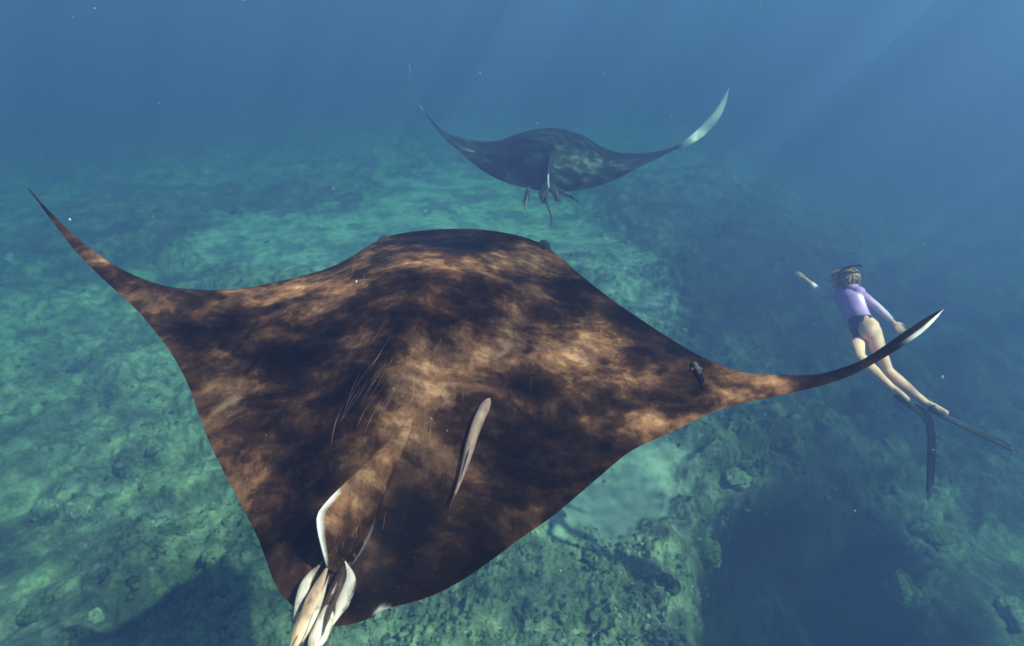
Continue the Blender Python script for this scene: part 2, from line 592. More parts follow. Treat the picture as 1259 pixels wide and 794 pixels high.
coral_head('reef_coral', 905, 588, 0.14, M_PALE, 'ring-shaped pale coral right of the bright sand patch', 'coral', 0.6, 12, 9)
coral_head('reef_coral', 868, 680, 0.17, M_GREEN, 'large lumpy green coral head at the left rim of the deep blue hollow', 'coral', 0.8, 12, 10)
coral_head('reef_coral', 1140, 660, 0.18, M_GREEN, 'green coral head right of the deep blue hollow, below the hanging fin', 'coral', 0.8, 13, 11)
coral_head('reef_coral', 1110, 725, 0.18, M_GREEN, 'mossy coral block at the right rim of the deep blue hollow, near the bottom', 'coral', 0.8, 9, 12)
coral_head('reef_coral', 1245, 755, 0.15, M_PALE, 'light coral spur in the bottom right corner', 'coral', 0.8, 10, 13)

# ------------------------------------------------------------------ manta rays
M_MANTA = mat_manta('manta_skin', (0.004, 0.003, 0.0028), (0.056, 0.027, 0.015), (0.21, 0.103, 0.055), (0.45, 0.245, 0.14))
M_MANTA_GREY = mat_manta('dark_manta_skin', (0.005, 0.008, 0.008), (0.014, 0.022, 0.021), (0.046, 0.066, 0.058), (0.13, 0.165, 0.14))
M_PELVIC = mat_simple('pelvic_fin_skin', (0.05, 0.035, 0.03), (0.60, 0.52, 0.46), 26, 0.45, 0.3, 0.2, (1, .3, 1), .34, .56)
M_CLASP = mat_simple('clasper_skin', (0.05, 0.028, 0.02), (0.56, 0.38, 0.27), 24, 0.45, 0.35, 0.2, (1, .4, 1))
M_TAIL = mat_simple('tail_skin', (0.012, 0.009, 0.008), (0.085, 0.048, 0.033), 18, 0.5, 0.3, 0.2)
M_EYE = mat_simple('eye_skin', (0.008, 0.007, 0.007), (0.03, 0.022, 0.02), 20, 0.25, 0.5, 0.1)
M_REMORA = mat_simple('remora_skin', (0.20, 0.13, 0.11), (0.46, 0.31, 0.25), 22, 0.4, 0.4, 0.1, (1, .3, 1))
M_REMORA_D = mat_simple('dark_remora_skin', (0.02, 0.02, 0.025), (0.09, 0.08, 0.08), 30, 0.4, 0.4, 0.1)


def naca(v):
    return 2.969 * np.sqrt(v) - 1.26 * v - 3.516 * v ** 2 + 2.843 * v ** 3 - 1.036 * v ** 4   # peak about 1.0


def loft(mid_fn, nu, nv, thick_fn, up_share=0.62, upv=(0, 0, 1), us=None, hump=None):
    """closed ray body. mid_fn(U,V)->points, thick_fn(U)->thickness. returns verts, quads and grids"""
    if us is None:
        us = 0.5 - 0.5 * np.cos(np.linspace(0, math.pi, nu)); us = 0.35 * us + 0.65 * np.linspace(0, 1, nu)
    vs = 0.5 - 0.5 * np.cos(np.linspace(0, math.pi, nv))
    U, Vv = np.meshgrid(us, vs, indexing='ij')
    M = mid_fn(U, Vv)
    dU = np.gradient(M, axis=0); dV = np.gradient(M, axis=1)
    N = np.cross(dU, dV)
    ln = np.linalg.norm(N, axis=-1, keepdims=True)
    N = np.where(ln > 1e-9, N / np.maximum(ln, 1e-9), np.array(upv, float))
    sgn = np.sign(np.sum(N * np.array(upv), -1, keepdims=True)); sgn[sgn == 0] = 1
    if np.mean(sgn) < 0: N = -N
    th = thick_fn(U, Vv) * naca(Vv)
    th[0] = 0; th[-1] = 0
    H = 0 if hump is None else hump(U, Vv)
    top = M + N * (th * up_share + H)[..., None]
    bot = M - N * (th * (1 - up_share))[..., None]
    idt = np.arange(nu * nv).reshape(nu, nv)
    idb = np.full((nu, nv), -1)
    inner = np.zeros((nu, nv), bool); inner[1:-1, 1:-1] = True
    idb[inner] = nu * nv + np.arange(inner.sum())
    idb[~inner] = idt[~inner]
    Vt = np.vstack([top.reshape(-1, 3), bot[inner]])
    qt = np.stack([idt[:-1, :-1], idt[1:, :-1], idt[1:, 1:], idt[:-1, 1:]], -1).reshape(-1, 4)
    qb = np.stack([idb[:-1, :-1], idb[:-1, 1:], idb[1:, 1:], idb[1:, :-1]], -1).reshape(-1, 4)
    # which winding is outward: compare with N
    a = top[nu // 2, nv // 2]; b_ = top[nu // 2 + 1, nv // 2]; c_ = top[nu // 2, nv // 2 + 1]
    if np.dot(np.cross(b_ - a, c_ - a), N[nu // 2, nv // 2]) < 0:
        qt = qt[:, ::-1]; qb = qb[:, ::-1]
    is_bot = np.zeros(len(Vt)); is_bot[nu * nv:] = 1
    uu = np.concatenate([U.ravel(), U[inner]]); vv = np.concatenate([Vv.ravel(), Vv[inner]])
    return Vt, np.vstack([qt, qb]), is_bot, uu, vv


# ---- the large manta
LEAD = [(34, 231), (70, 269), (106, 301), (141, 326), (176, 343), (211, 353), (255, 356.5), (300, 354), (352, 344), (400, 331),
        (432, 316), (455, 301), (480, 290), (520, 284), (565, 282), (610, 285), (648, 293), (678, 307), (715, 339), (752, 368), (790, 394),
        (830, 420), (870, 442), (908, 456), (944, 460.5), (997, 461), (1028, 454.5), (1062, 441.5), (1104, 413.5), (1138, 391), (1161, 379.5)]
TRAIL = [(34, 231), (53, 257), (74, 285), (102, 319), (141, 356), (169, 382), (187, 403), (211, 435), (231, 472), (243, 505), (257, 543),
         (276, 582), (293, 614), (318, 664), (336, 713), (350, 735), (372, 755), (395, 768), (420, 769), (448, 763), (466, 752), (484, 746),
         (524, 735), (572, 711), (640, 662), (680, 634), (723, 598), (752, 573), (780, 552), (826, 531), (872, 508), (908, 497), (948, 488.5),
         (986, 480), (1024, 470), (1055, 457.5), (1096, 434.5), (1131, 411), (1150, 393), (1161, 379.5)]
YAW = math.radians(8)
MC = np.array([-0.40, 1.85, -1.25])
HD = np.array([math.sin(YAW), math.cos(YAW)]); RD = np.array([math.cos(YAW), -math.sin(YAW)])


def zsurf(lat, lon):
    return MC[2] + 0.095 * lon - 0.06 * lat + 0.30 * np.abs(lat / 1.95) ** 3


def hit_surface(pts):
    d = rays(pts[:, 0], pts[:, 1])
    lo = np.full(len(d), 0.3); hi = np.full(len(d), 6.0)
    t = np.linspace(0.3, 6, 3000)
    out = []
    for k in range(len(d)):
        P = d[k][None] * t[:, None]
        q = P[:, :2] - MC[None, :2]
        z = zsurf(q @ RD, q @ HD)
        g = P[:, 2] - z
        i = int(np.argmax(g < 0))
        f = g[i - 1] / (g[i - 1] - g[i])
        out.append(P[i - 1] + (P[i] - P[i - 1]) * f)
    return np.array(out)


def lat_lon(P):
    q = P[:, :2] - MC[None, :2]
    return q @ RD, q @ HD


Lw, Ll = lat_lon(hit_surface(catmull(LEAD, 10)))
Tw, Tl = lat_lon(hit_surface(catmull(TRAIL, 10)))
for a in (Lw, Tw):
    a[:] = np.maximum.accumulate(a)
W0, W1 = Lw[0], Lw[-1]
print('manta lat range', W0, W1, 'lead lon', Ll.min(), Ll.max(), 'trail', Tl.min(), Tl.max())


def manta_mid(U, V):
    w = W0 + (W1 - W0) * U
    l = np.interp(w, Lw, Ll) * (1 - V) + np.interp(w, Tw, Tl) * V
    z = zsurf(w, l)
    xy = MC[:2] + w[..., None] * RD + l[..., None] * HD
    return np.concatenate([xy, z[..., None]], -1)


def manta_thick(U, V):
    w = W0 + (W1 - W0) * U
    return (0.31 * np.exp(-(w / 0.46) ** 2) + 0.05 * np.exp(-(w / 1.1) ** 2)) * (0.22 + 0.78 * sstep(0.0, 0.42, V)) + 0.010


def manta_hump(U, V):
    w = W0 + (W1 - W0) * U
    # low keel along the back that rises to the dorsal fin
    return 0.035 * np.exp(-((w - 0.02) / 0.11) ** 2) * sstep(0.25, 0.75, V) * sstep(1.0, 0.93, V)


Vm, Qm, is_bot, um, vm = loft(manta_mid, 320, 150, manta_thick, hump=manta_hump)
px, py, dd = proj(Vm)
if DEBUG:
    for xq, yq in LEAD:
        mm = np.abs(px - xq) < 3
        if mm.any(): print('lead', xq, yq, round(py[mm].min() - yq, 1))
M_TONE = [  # skin mottling, with caustic light, sheen and the dorsal fin's shadow painted in
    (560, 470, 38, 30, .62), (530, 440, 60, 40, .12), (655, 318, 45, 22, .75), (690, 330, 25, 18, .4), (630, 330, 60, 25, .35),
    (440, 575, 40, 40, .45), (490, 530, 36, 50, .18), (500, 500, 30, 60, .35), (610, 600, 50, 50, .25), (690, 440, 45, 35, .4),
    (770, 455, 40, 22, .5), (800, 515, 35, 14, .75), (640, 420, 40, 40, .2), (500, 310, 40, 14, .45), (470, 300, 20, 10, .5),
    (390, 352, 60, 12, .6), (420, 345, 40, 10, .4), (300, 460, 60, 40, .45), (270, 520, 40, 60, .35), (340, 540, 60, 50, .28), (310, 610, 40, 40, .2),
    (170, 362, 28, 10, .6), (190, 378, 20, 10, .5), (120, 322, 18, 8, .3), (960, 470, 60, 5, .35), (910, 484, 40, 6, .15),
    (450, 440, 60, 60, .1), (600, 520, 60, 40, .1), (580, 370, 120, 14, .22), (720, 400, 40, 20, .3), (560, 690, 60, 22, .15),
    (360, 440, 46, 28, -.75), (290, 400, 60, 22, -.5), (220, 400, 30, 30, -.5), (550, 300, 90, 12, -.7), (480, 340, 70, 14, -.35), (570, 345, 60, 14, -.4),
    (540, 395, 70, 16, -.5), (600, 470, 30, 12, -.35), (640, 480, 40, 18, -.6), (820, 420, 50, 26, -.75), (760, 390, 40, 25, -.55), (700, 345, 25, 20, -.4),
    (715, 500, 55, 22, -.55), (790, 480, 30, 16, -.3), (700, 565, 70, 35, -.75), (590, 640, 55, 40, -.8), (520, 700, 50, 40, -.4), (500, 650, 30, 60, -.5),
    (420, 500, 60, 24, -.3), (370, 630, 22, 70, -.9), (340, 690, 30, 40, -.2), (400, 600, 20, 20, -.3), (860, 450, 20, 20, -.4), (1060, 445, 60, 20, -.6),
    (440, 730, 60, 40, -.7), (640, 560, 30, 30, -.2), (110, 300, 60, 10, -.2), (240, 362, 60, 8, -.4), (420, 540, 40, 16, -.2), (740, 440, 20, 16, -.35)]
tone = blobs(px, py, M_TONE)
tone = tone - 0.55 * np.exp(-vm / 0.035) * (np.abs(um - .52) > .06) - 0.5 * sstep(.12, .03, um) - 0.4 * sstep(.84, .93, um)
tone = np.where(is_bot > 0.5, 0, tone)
white = np.clip(blobs(px, py, [(1150, 392, 18, 14, 1.2), (1128, 412, 16, 9, 0.8)]), 0, 1) * sstep(0.60, 0.78, vm)
white = np.maximum(white, np.clip(blobs(px, py, [(470, 750, 5, 4, 1.0)]), 0, 1))
edge = sstep(0.992, 1.0, vm) * sstep(0.5, 0.6, um) * sstep(0.83, 0.75, um)
scr = np.clip(blobs(px, py, [(445, 470, 40, 60, .9), (500, 500, 40, 70, .8), (540, 500, 40, 60, .6), (440, 340, 40, 40, .3), (690, 325, 30, 20, .6),
                             (430, 560, 60, 60, .3), (340, 560, 80, 60, .2), (600, 480, 90, 80, .15)]), 0, 1)

root = empty('manta_ray', tuple(MC))
tag(root, 'huge brown mottled manta ray in the foreground seen from above and behind', 'manta ray', 'manta rays')
me = mesh_np('body', Vm - MC, Qm)
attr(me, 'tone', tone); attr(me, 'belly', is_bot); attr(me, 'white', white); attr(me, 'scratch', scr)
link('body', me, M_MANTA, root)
BV = BVHTree.FromPolygons([Vector(v) for v in Vm], [tuple(q) for q in Qm])


def on_manta(px, py, lift=0.0):
    d = Vector(rays(px, py)).normalized()
    h = BV.ray_cast(Vector((0, 0, 0)), d)
    if h[0] is None:
        return None, None
    n = h[1]
    if n.dot(d) > 0: n = -n
    return np.array(h[0] + n * lift), np.array(n)


def part(name, geo, mat, parent, c, attrs=None):
    V, Q, T = geo
    me = mesh_np(name, np.asarray(V) - c, Q if Q is not None and len(Q) else None, T if T is not None and len(T) else None)
    return link(name, me, mat, parent)


# dorsal fin: a low leaning blade over the tail root
def blade(base, apex_line, thick):
    """fin between a base polyline and an upper-edge polyline, lens section"""
    B = resample(catmull(base, 8), 28); A = resample(catmull(apex_line, 8), 28)
    nv = 14
    n = len(B)
    t = np.linspace(0, 1, nv)
    G = B[:, None] * (1 - t)[None, :, None] + A[:, None] * t[None, :, None]
    dU = np.gradient(G, axis=0); dV = np.gradient(G, axis=1)
    N = np.cross(dU, dV); N /= np.maximum(np.linalg.norm(N, axis=-1, keepdims=True), 1e-9)
    u = np.linspace(0, 1, n)
    th = thick * np.sqrt(np.clip(1 - (2 * u - 1) ** 4, 0, 1))[:, None] * np.sqrt(np.clip(1 - t ** 2, 0, 1))[None]
    P = np.concatenate([(G + N * th[..., None] / 2).reshape(-1, 3), (G - N * th[..., None] / 2).reshape(-1, 3)])
    idx = np.arange(n * nv).reshape(n, nv)
    q = np.stack([idx[:-1, :-1], idx[1:, :-1], idx[1:, 1:], idx[:-1, 1:]], -1).reshape(-1, 4)
    q2 = q[:, ::-1] + n * nv
    e = []
    k = n * nv
    for i in range(n - 1):
        e.append((idx[i, -1], idx[i + 1, -1], idx[i + 1, -1] + k, idx[i, -1] + k))
        e.append((idx[i + 1, 0], idx[i, 0], idx[i, 0] + k, idx[i + 1, 0] + k))
    for j in range(nv - 1):
        e.append((idx[0, j], idx[0, j + 1], idx[0, j + 1] + k, idx[0, j] + k))
        e.append((idx[-1, j + 1], idx[-1, j], idx[-1, j] + k, idx[-1, j + 1] + k))
    return P, np.vstack([q, q2, np.array(e)]), []


def m1(px, py, lift):
    p, n = on_manta(px, py)
    if p is None:
        p = hit_surface(np.array([[px, py]], float))[0]; n = np.array([0, 0, 1.0])
    d = np.asarray(rays(px, py)); d = d / np.linalg.norm(d)
    return p - d * lift


base = [m1(508, 505, -.03), m1(486, 548, -.02), m1(464, 597, -.02), m1(449, 642, -.015), m1(432, 678, -.01), m1(416, 706, -.01)]
apex = [m1(503, 505, -.03), m1(478, 543, .008), m1(442, 577, .07), m1(397, 622, .15), m1(390, 646, .165), m1(402, 698, .05)]
D_GEO = blade(base, apex, 0.080)
do = part('dorsal_fin', D_GEO, M_MANTA, root, MC)
DV = np.asarray(D_GEO[0])
px, py, dd = proj(DV)
nn_ = len(DV)
attr(do.data, 'tone', blobs(px, py, [(418, 605, 34, 38, .95), (470, 556, 40, 36, .75), (508, 515, 34, 28, .6), (424, 690, 34, 26, -.5), (436, 650, 30, 26, .25), (404, 630, 14, 18, .4)]))
tt = np.tile(np.linspace(0, 1, 14), nn_ // 14); uu_ = np.tile(np.repeat(np.linspace(0, 1, 28), 14), 2)
attr(do.data, 'belly', np.zeros(nn_)); attr(do.data, 'scratch', np.full(nn_, .6))
attr(do.data, 'white', np.clip(sstep(.95, 1.0, tt) * sstep(.58, .66, uu_) * sstep(1.0, .93, uu_) + sstep(.05, .0, tt) * sstep(.70, .8, uu_) * .4, 0, 1))  # rim light painted white along the fin's free edge
M_RIM = mat_simple('pale_rim_skin', (0.30, 0.24, 0.20), (0.66, 0.62, 0.57), 24, 0.4, 0.4, 0.1)


def leaf(pts, widths_px, thick, lifts, mat, name, parent=root, c=MC, n=40, m1f=None):
    """flattened leaf along a path on or above the manta; widths in photo pixels"""
    f = m1f or m1
    P = np.array([f(x, y, l) for (x, y), l in zip(pts, lifts)])
    P = resample(catmull(P, 10), n)
    s = np.linspace(0, 1, n)
    w = np.interp(s, np.linspace(0, 1, len(widths_px)), widths_px)
    _, _, d = proj(P)
    w = w * d / F_PX * np.clip(np.minimum(s / .42, (1 - s) / .32), .02, 1) ** 1.15
    return part(name, tube(P, w, w * thick + .002, (1, 0.15, 0), 16), mat, parent, c)


def m_off(px, py, lift):
    """continuation of the body plane behind the tail root"""
    p = hit_surface(np.array([[px, py]], float))[0]
    d = np.asarray(rays(px, py)); d = d / np.linalg.norm(d)
    return p - d * lift


leaf([(444, 662), (424, 700), (408, 738), (388, 780), (362, 840), (330, 930)], [30, 30, 20, 16, 13, 9], .8, [.05, .075, .07, .06, .06, .05], M_TAIL, 'tail', m1f=m_off)
leaf([(409, 684), (393, 718), (381, 752), (366, 784), (346, 822)], [12, 20, 23, 22, 12], .55, [.11, .10, .09, .08, .07], M_CLASP, 'clasper', m1f=m_off)
leaf([(414, 716), (404, 742), (398, 768), (383, 800), (374, 822)], [9, 15, 22, 24, 14], .5, [.10, .08, .09, .09, .09], M_PELVIC, 'clasper', m1f=m_off)
leaf([(403, 684), (381, 709), (371, 730), (365, 750), (357, 778)], [8, 13, 13, 7, 3], .35, [.10, .085, .07, .05, .05], M_PELVIC, 'pelvic_fin', m1f=m_off)
leaf([(422, 684), (431, 712), (421, 742), (405, 776)], [9, 15, 17, 9], .35, [.10, .09, .075, .06], M_PELVIC, 'pelvic_fin', m1f=m_off)
leaf([(405, 706), (397, 730), (388, 754), (372, 790)], [4, 6, 6, 4], .6, [.08, .095, .10, .10], M_RIM, 'clasper_fold', m1f=m_off)
leaf([(420, 708), (413, 734), (404, 756), (394, 792)], [4, 6, 6, 3], .6, [.075, .10, .115, .115], M_TAIL, 'clasper_fold', m1f=m_off)
leaf([(396, 712), (385, 742), (373, 768), (356, 800)], [3, 4, 4, 3], .6, [.08, .09, .09, .09], M_TAIL, 'clasper_fold', m1f=m_off)


# pale rake marks scored across the back
SCR = mat_simple('healed_scratch_skin', (0.10, 0.055, 0.035), (0.34, 0.20, 0.125), 14, 0.5, 0.15, 0.1)
srng = np.random.default_rng(21)
geo_s = []
SETS = [([(497, 428), (474, 470), (448, 512), (430, 560)], 16, 46), ([(470, 440), (446, 470), (428, 505), (418, 545)], 10, 40),
        ([(497, 425), (499, 470), (503, 520), (501, 575)], 4, 8), ([(518, 440), (519, 490), (514, 540), (508, 590)], 5, 14),
        ([(552, 470), (545, 490), (536, 506)], 6, 20), ([(445, 305), (440, 330), (436, 360)], 3, 8), ([(690, 318), (678, 336), (664, 352)], 6, 16),
        ([(476, 620), (470, 650), (467, 682)], 1, 1)]
for pts, cnt, spread in SETS:
    for k in range(cnt):
        o_ = srng.normal(0, spread * .5, 2) * np.array([1, .5])
        a_, b_ = sorted(srng.uniform(0, 1, 2)); a_ = min(a_, .7); b_ = min(1, max(min(b_, a_ + .35), a_ + .15))
        q_ = resample(catmull(np.array(pts, float) + o_ + srng.normal(0, 1.2, (len(pts), 2)), 10), 60)
        q_ = q_[int(a_ * 45):max(int(b_ * 59), int(a_ * 45) + 9)]
        P_ = [on_manta(x_, y_, .0002)[0] for x_, y_ in q_]
        P_ = [p_ for p_ in P_ if p_ is not None]
        if len(P_) < 6: continue
        P_ = np.array(P_)
        n_ = len(P_)
        w_ = srng.uniform(.0005, .0013) * np.sin(np.linspace(.15, math.pi - .1, n_)) + .0004
        geo_s.append(tube(P_, w_, .0012, (1, 0, 0), 6))
so_ = part('scratch_marks', merge(geo_s), SCR, root, MC)
tag(so_, kind='stuff')


def ellipsoid(c, r, axes=None, sub=3):
    V, T = ico(sub)
    V = V * np.array(r)
    if axes is not None:
        V = V @ np.array(axes)
    return V + np.asarray(c), [], T


for (x, y, s) in ((669, 303, 0.075), (470, 297, 0.07)):
    p = hit_surface(np.array([[x, y + 2]], float))[0]
    part('eye', ellipsoid(p + np.array([0, .02, -.008]), (s * .5, s * 1.2, s * .5)), M_EYE, root, MC)
# rolled head fins hang forward and down from the head
for sgn in (-1, 1):
    w = sgn * 0.36
    l0 = np.interp(w, Lw, Ll)
    P = []
    for k, (dl, dz) in enumerate(((-.12, -.06), (.02, -.10), (.14, -.16), (.24, -.25), (.28, -.36))):
        ww = w - sgn * 0.04 * k
        z = zsurf(ww, l0)
        P.append(np.append(MC[:2] + ww * RD + (l0 + dl) * HD, z + dz))
    P = resample(catmull(P, 6), 24)
    part('head_fin', tube(P, np.interp(np.linspace(0, 1, 24), [0, .4, 1], [.10, .13, .05]), np.interp(np.linspace(0, 1, 24), [0, .4, 1], [.07, .06, .025]), (0, .4, 1), 14), M_TAIL, root, MC)


# ---- remoras riding on the mantas
def remora(name, head, tail, up, length_w, mat, label, group, pectoral=True):
    head = np.asarray(head); tail = np.asarray(tail)
    c = (head + tail) / 2
    ax = tail - head; Ln = np.linalg.norm(ax)
    n = 40
    s = np.linspace(0, 1, n)
    up = np.asarray(up, float); up = up - ax * np.dot(up, ax) / Ln ** 2; up /= np.linalg.norm(up)
    side = np.cross(ax / Ln, up)
    P = head + ax * s[:, None] + side * (0.02 * Ln * np.sin(s * 5.0))[:, None]
    w = length_w * np.interp(s, [0, .04, .12, .3, .55, .8, .93, 1], [.25, .7, 1.0, 1.05, .9, .5, .28, .22])
    hgt = w * np.interp(s, [0, .2, .5, 1], [.55, .75, .95, 1.0])
    r = empty(name, tuple(c))
    tag(r, label, 'remora', group)
    part('body', tube(P, w, hgt, side, 18), mat, r, c)
    # tail fin
    tl = P[-1]; tx = ax / Ln
    b0 = [tl - tx * .02 * Ln + up * .05 * length_w, tl, tl - tx * .02 * Ln - up * .05 * length_w]
    a0 = [tl + tx * .09 * Ln + up * .75 * length_w, tl + tx * .06 * Ln, tl + tx * .09 * Ln - up * .75 * length_w]
    part('tail_fin', blade(b0, a0, .06 * length_w), mat, r, c)
    # long low fin along the rear back
    k0, k1, k2 = int(n * .55), int(n * .66), int(n * .88)
    b1 = [P[k0] + up * .35 * hgt[k0], P[k1] + up * .35 * hgt[k1], P[k2] + up * .35 * hgt[k2]]
    a1 = [P[k0 + 2] + up * .75 * hgt[k0], P[k1 + 1] + up * 1.1 * hgt[k1], P[k2] + up * .75 * hgt[k2]]
    part('back_fin', blade(b1, a1, .05 * length_w), mat, r, c)
    # sucker plate on the head
    k = int(n * .10)
    part('sucker', tube(P[2:k + 4] + up * (.40 * hgt[2:k + 4])[:, None], w[2:k + 4] * .6, .12 * length_w, side, 10), mat, r, c)
    if pectoral:
        for sg in (-1, 1):
            k = int(n * .22)
            b2 = [P[k] + side * sg * .4 * w[k], P[k + 2] + side * sg * .42 * w[k], P[k + 3] + side * sg * .4 * w[k]]
            a2 = [P[k + 4] + side * sg * 1.0 * w[k], P[k + 6] + side * sg * 1.0 * w[k], P[k + 7] + side * sg * .8 * w[k]]
            part('side_fin', blade(b2, a2, .05 * length_w), mat, r, c)
    return r


h1, n1 = on_manta(600, 494, .022); t1, _ = on_manta(555, 612, .03)
remora('remora', h1, t1, n1, .037, M_REMORA, 'slim pinkish-brown remora lying on the back of the large brown manta', 'remoras', False)
h2, n2 = on_manta(853, 447, .012); t2, _ = on_manta(866, 476, .012)
remora('remora', h2, t2, n2, .022, M_REMORA_D, 'small dark remora on the right wing of the large brown manta', 'remoras')

# ---- the far manta
LEAD2 = [(503, 78), (504.5, 98), (510, 121), (521, 136.5), (536, 153), (550, 164), (571, 170.5), (595, 174), (616, 172.5), (637, 164.5), (658, 159.5),
         (679, 158), (697, 160.5), (718, 167), (739, 180), (760, 187.3), (781, 188.6), (802, 186.7), (822.5, 182.5), (840, 173.6), (861, 156), (878, 137), (889, 120), (896.6, 107)]
TRAIL2 = [(503, 78), (506.2, 98), (512.3, 121), (522.5, 139), (536, 158), (550, 174), (571, 192), (595, 211), (616, 222), (637, 229), (658, 233.5),
          (679, 236), (697, 235.5), (718, 233), (739, 227.5), (760, 219), (781, 208), (802, 198), (824, 187), (846, 178.5), (866, 166), (882, 149), (892, 129), (896.6, 107)]
uL = np.linspace(0, 1, len(LEAD2))
ua = np.abs(2 * uL - 1)
D_lead = 9.3 - 0.75 * ua ** 1.3
D_trail = 8.0 + 0.55 * ua ** 1.3
k9 = sstep(.80, .88, uL)
D_trail = D_trail * (1 - k9) + (D_lead + .16) * k9
D_trail[0] = D_lead[0]; D_trail[-1] = D_lead[-1]
L3 = catmull(rays(*np.array(LEAD2, float).T) * D_lead[:, None], 10)
T3 = catmull(rays(*np.array(TRAIL2, float).T) * D_trail[:, None], 10)
uf = np.linspace(0, 1, len(L3))


def ip(u, A):
    return np.stack([np.interp(u, uf, A[:, k]) for k in range(3)], -1)


def mid2(U, V):
    return ip(U, L3) * (1 - V)[..., None] + ip(U, T3) * V[..., None]


def thick2(U, V):
    w = (U - 0.46) * 5.2
    return (0.30 * np.exp(-(w / 0.55) ** 2) + 0.06 * np.exp(-(w / 1.3) ** 2)) * (0.3 + 0.7 * sstep(0.0, 0.35, V)) + 0.012


def hump2(U, V):
    w = (U - 0.47) * 5.2
    return 0.05 * np.exp(-(w / 0.07) ** 2) * sstep(.3, .8, V) * sstep(1, .9, V)


Vf, Qf, bf, uf2, vf2 = loft(mid2, 200, 70, thick2, hump=hump2, us=np.linspace(0, 1, 200))
px, py, dd = proj(Vf)
if DEBUG:
    for xq, yq in LEAD2:
        mm = np.abs(px - xq) < 2
        if mm.any(): print('lead2', xq, yq, round(py[mm].min() - yq, 1))
    for xq, yq in TRAIL2:
        mm = np.abs(px - xq) < 2
        if mm.any(): print('trail2', xq, yq, round(py[mm].max() - yq, 1))
C2 = np.array(at(675, 205, 8.7))
root2 = empty('manta_ray', tuple(C2))
tag(root2, 'dark grey manta ray farther off with wings raised and one white wing tip', 'manta ray', 'manta rays')
me = mesh_np('body', Vf - C2, Qf)
tone2 = blobs(px, py, [(715, 205, 24, 16, .65), (705, 188, 20, 8, .3), (690, 180, 10, 4, .4), (640, 205, 30, 10, .3), (665, 200, 8, 10, .5), (600, 190, 40, 8, .15),  # lit right and shaded left of the back painted into the tone
                       (760, 200, 30, 8, .4), (655, 215, 16, 14, -.6), (700, 168, 14, 6, -.5), (745, 187, 16, 6, -.4)])
attr(me, 'tone', np.where(bf > .5, 0, tone2)); attr(me, 'belly', bf)
wh = np.clip(sstep(0.80, 0.87, uf2) + 0.6 * sstep(0.135, 0.11, uf2), 0, 1)
attr(me, 'white', wh); attr(me, 'scratch', np.zeros(len(Vf)))
link('body', me, M_MANTA_GREY, root2)
M_FAR = mat_simple('far_manta_fin_skin', (0.012, 0.012, 0.013), (0.05, 0.047, 0.045), 12, 0.5, 0.3, 0.2)


def leaf2(pts, depths, widths, thick, mat, name, wdir=(1, 0, 0)):
    P = np.array([at(x, y, d) for (x, y), d in zip(pts, depths)])
    P = resample(catmull(P, 10), 30)
    w = np.interp(np.linspace(0, 1, 30), np.linspace(0, 1, len(widths)), widths)
    w[0] *= .4; w[-1] *= .3
    return part(name, tube(P, w, w * thick + .003, wdir, 12), mat, root2, C2)


leaf2([(674, 222), (672, 238), (673, 252), (678, 266), (677, 278)], [8.05, 7.9, 7.7, 7.5, 7.4], [.06, .045, .035, .03, .018], .9, M_FAR, 'tail')
base = [at(683, 190, 8.35), at(678, 205, 8.15), at(674, 222, 7.98)]
apex = [at(682, 188, 8.3), at(676, 193, 8.0), at(673, 214, 7.9)]
part('dorsal_fin', blade(base, apex, .05), M_FAR, root2, C2)
leaf2([(673, 224), (668, 240), (669, 250)], [8.0, 7.9, 7.85], [.10, .16, .06], .3, M_FAR, 'pelvic_fin')
leaf2([(676, 226), (684, 238), (686, 248)], [8.0, 7.9, 7.85], [.10, .15, .06], .3, M_FAR, 'pelvic_fin')
M_WHITE_TIP = mat_simple('pale_fin_skin', (0.5, 0.5, 0.48), (0.85, 0.85, 0.82), 12, 0.5, 0.3, 0.1)
leaf2([(674, 214), (674, 222), (675, 231)], [7.93, 7.9, 7.88], [.02, .028, .015], .5, M_WHITE_TIP, 'clasper')
up = np.array([0, -.3, 1.0])
remora('remora', at(650, 229, 8.0), at(645, 258, 7.8), (-1, 0, 0.3), .10, M_REMORA_D, 'dark remora hanging under the left rear edge of the far manta', 'remoras')
remora('remora', at(688, 233, 7.9), at(709, 247, 7.7), (0, -.5, 1), .05, M_REMORA_D, 'thin remora under the far manta, right of its tail', 'remoras')
# ------------------------------------------------------------------ the swimmer
def rounded(points, radii, flat=1.0, wdir=(1, 0, 0), n=None, seg=16):
    """tapered limb with round ends; flat = thickness / width"""
    P = catmull(np.array(points, float), 8)
    n = n or max(12, len(P))
    P = resample(P, n)
    s = np.linspace(0, 1, n)
    R = np.interp(s, np.linspace(0, 1, len(radii)), radii)
    t0 = (P[0] - P[1]) / np.linalg.norm(P[0] - P[1]); t1 = (P[-1] - P[-2]) / np.linalg.norm(P[-1] - P[-2])
    k = np.array([.97, .8, .5]); rr = np.array([.25, .6, .87])
    A = P[0] + t0 * (k * R[0] * min(1, flat + .2))[:, None]; B = P[-1] + t1 * (k[::-1] * R[-1] * min(1, flat + .2))[:, None]
    P = np.vstack([A, P, B]); R = np.concatenate([rr * R[0], R, rr[::-1] * R[-1]])
    return tube(P, 2 * R, 2 * R * flat, wdir, seg)


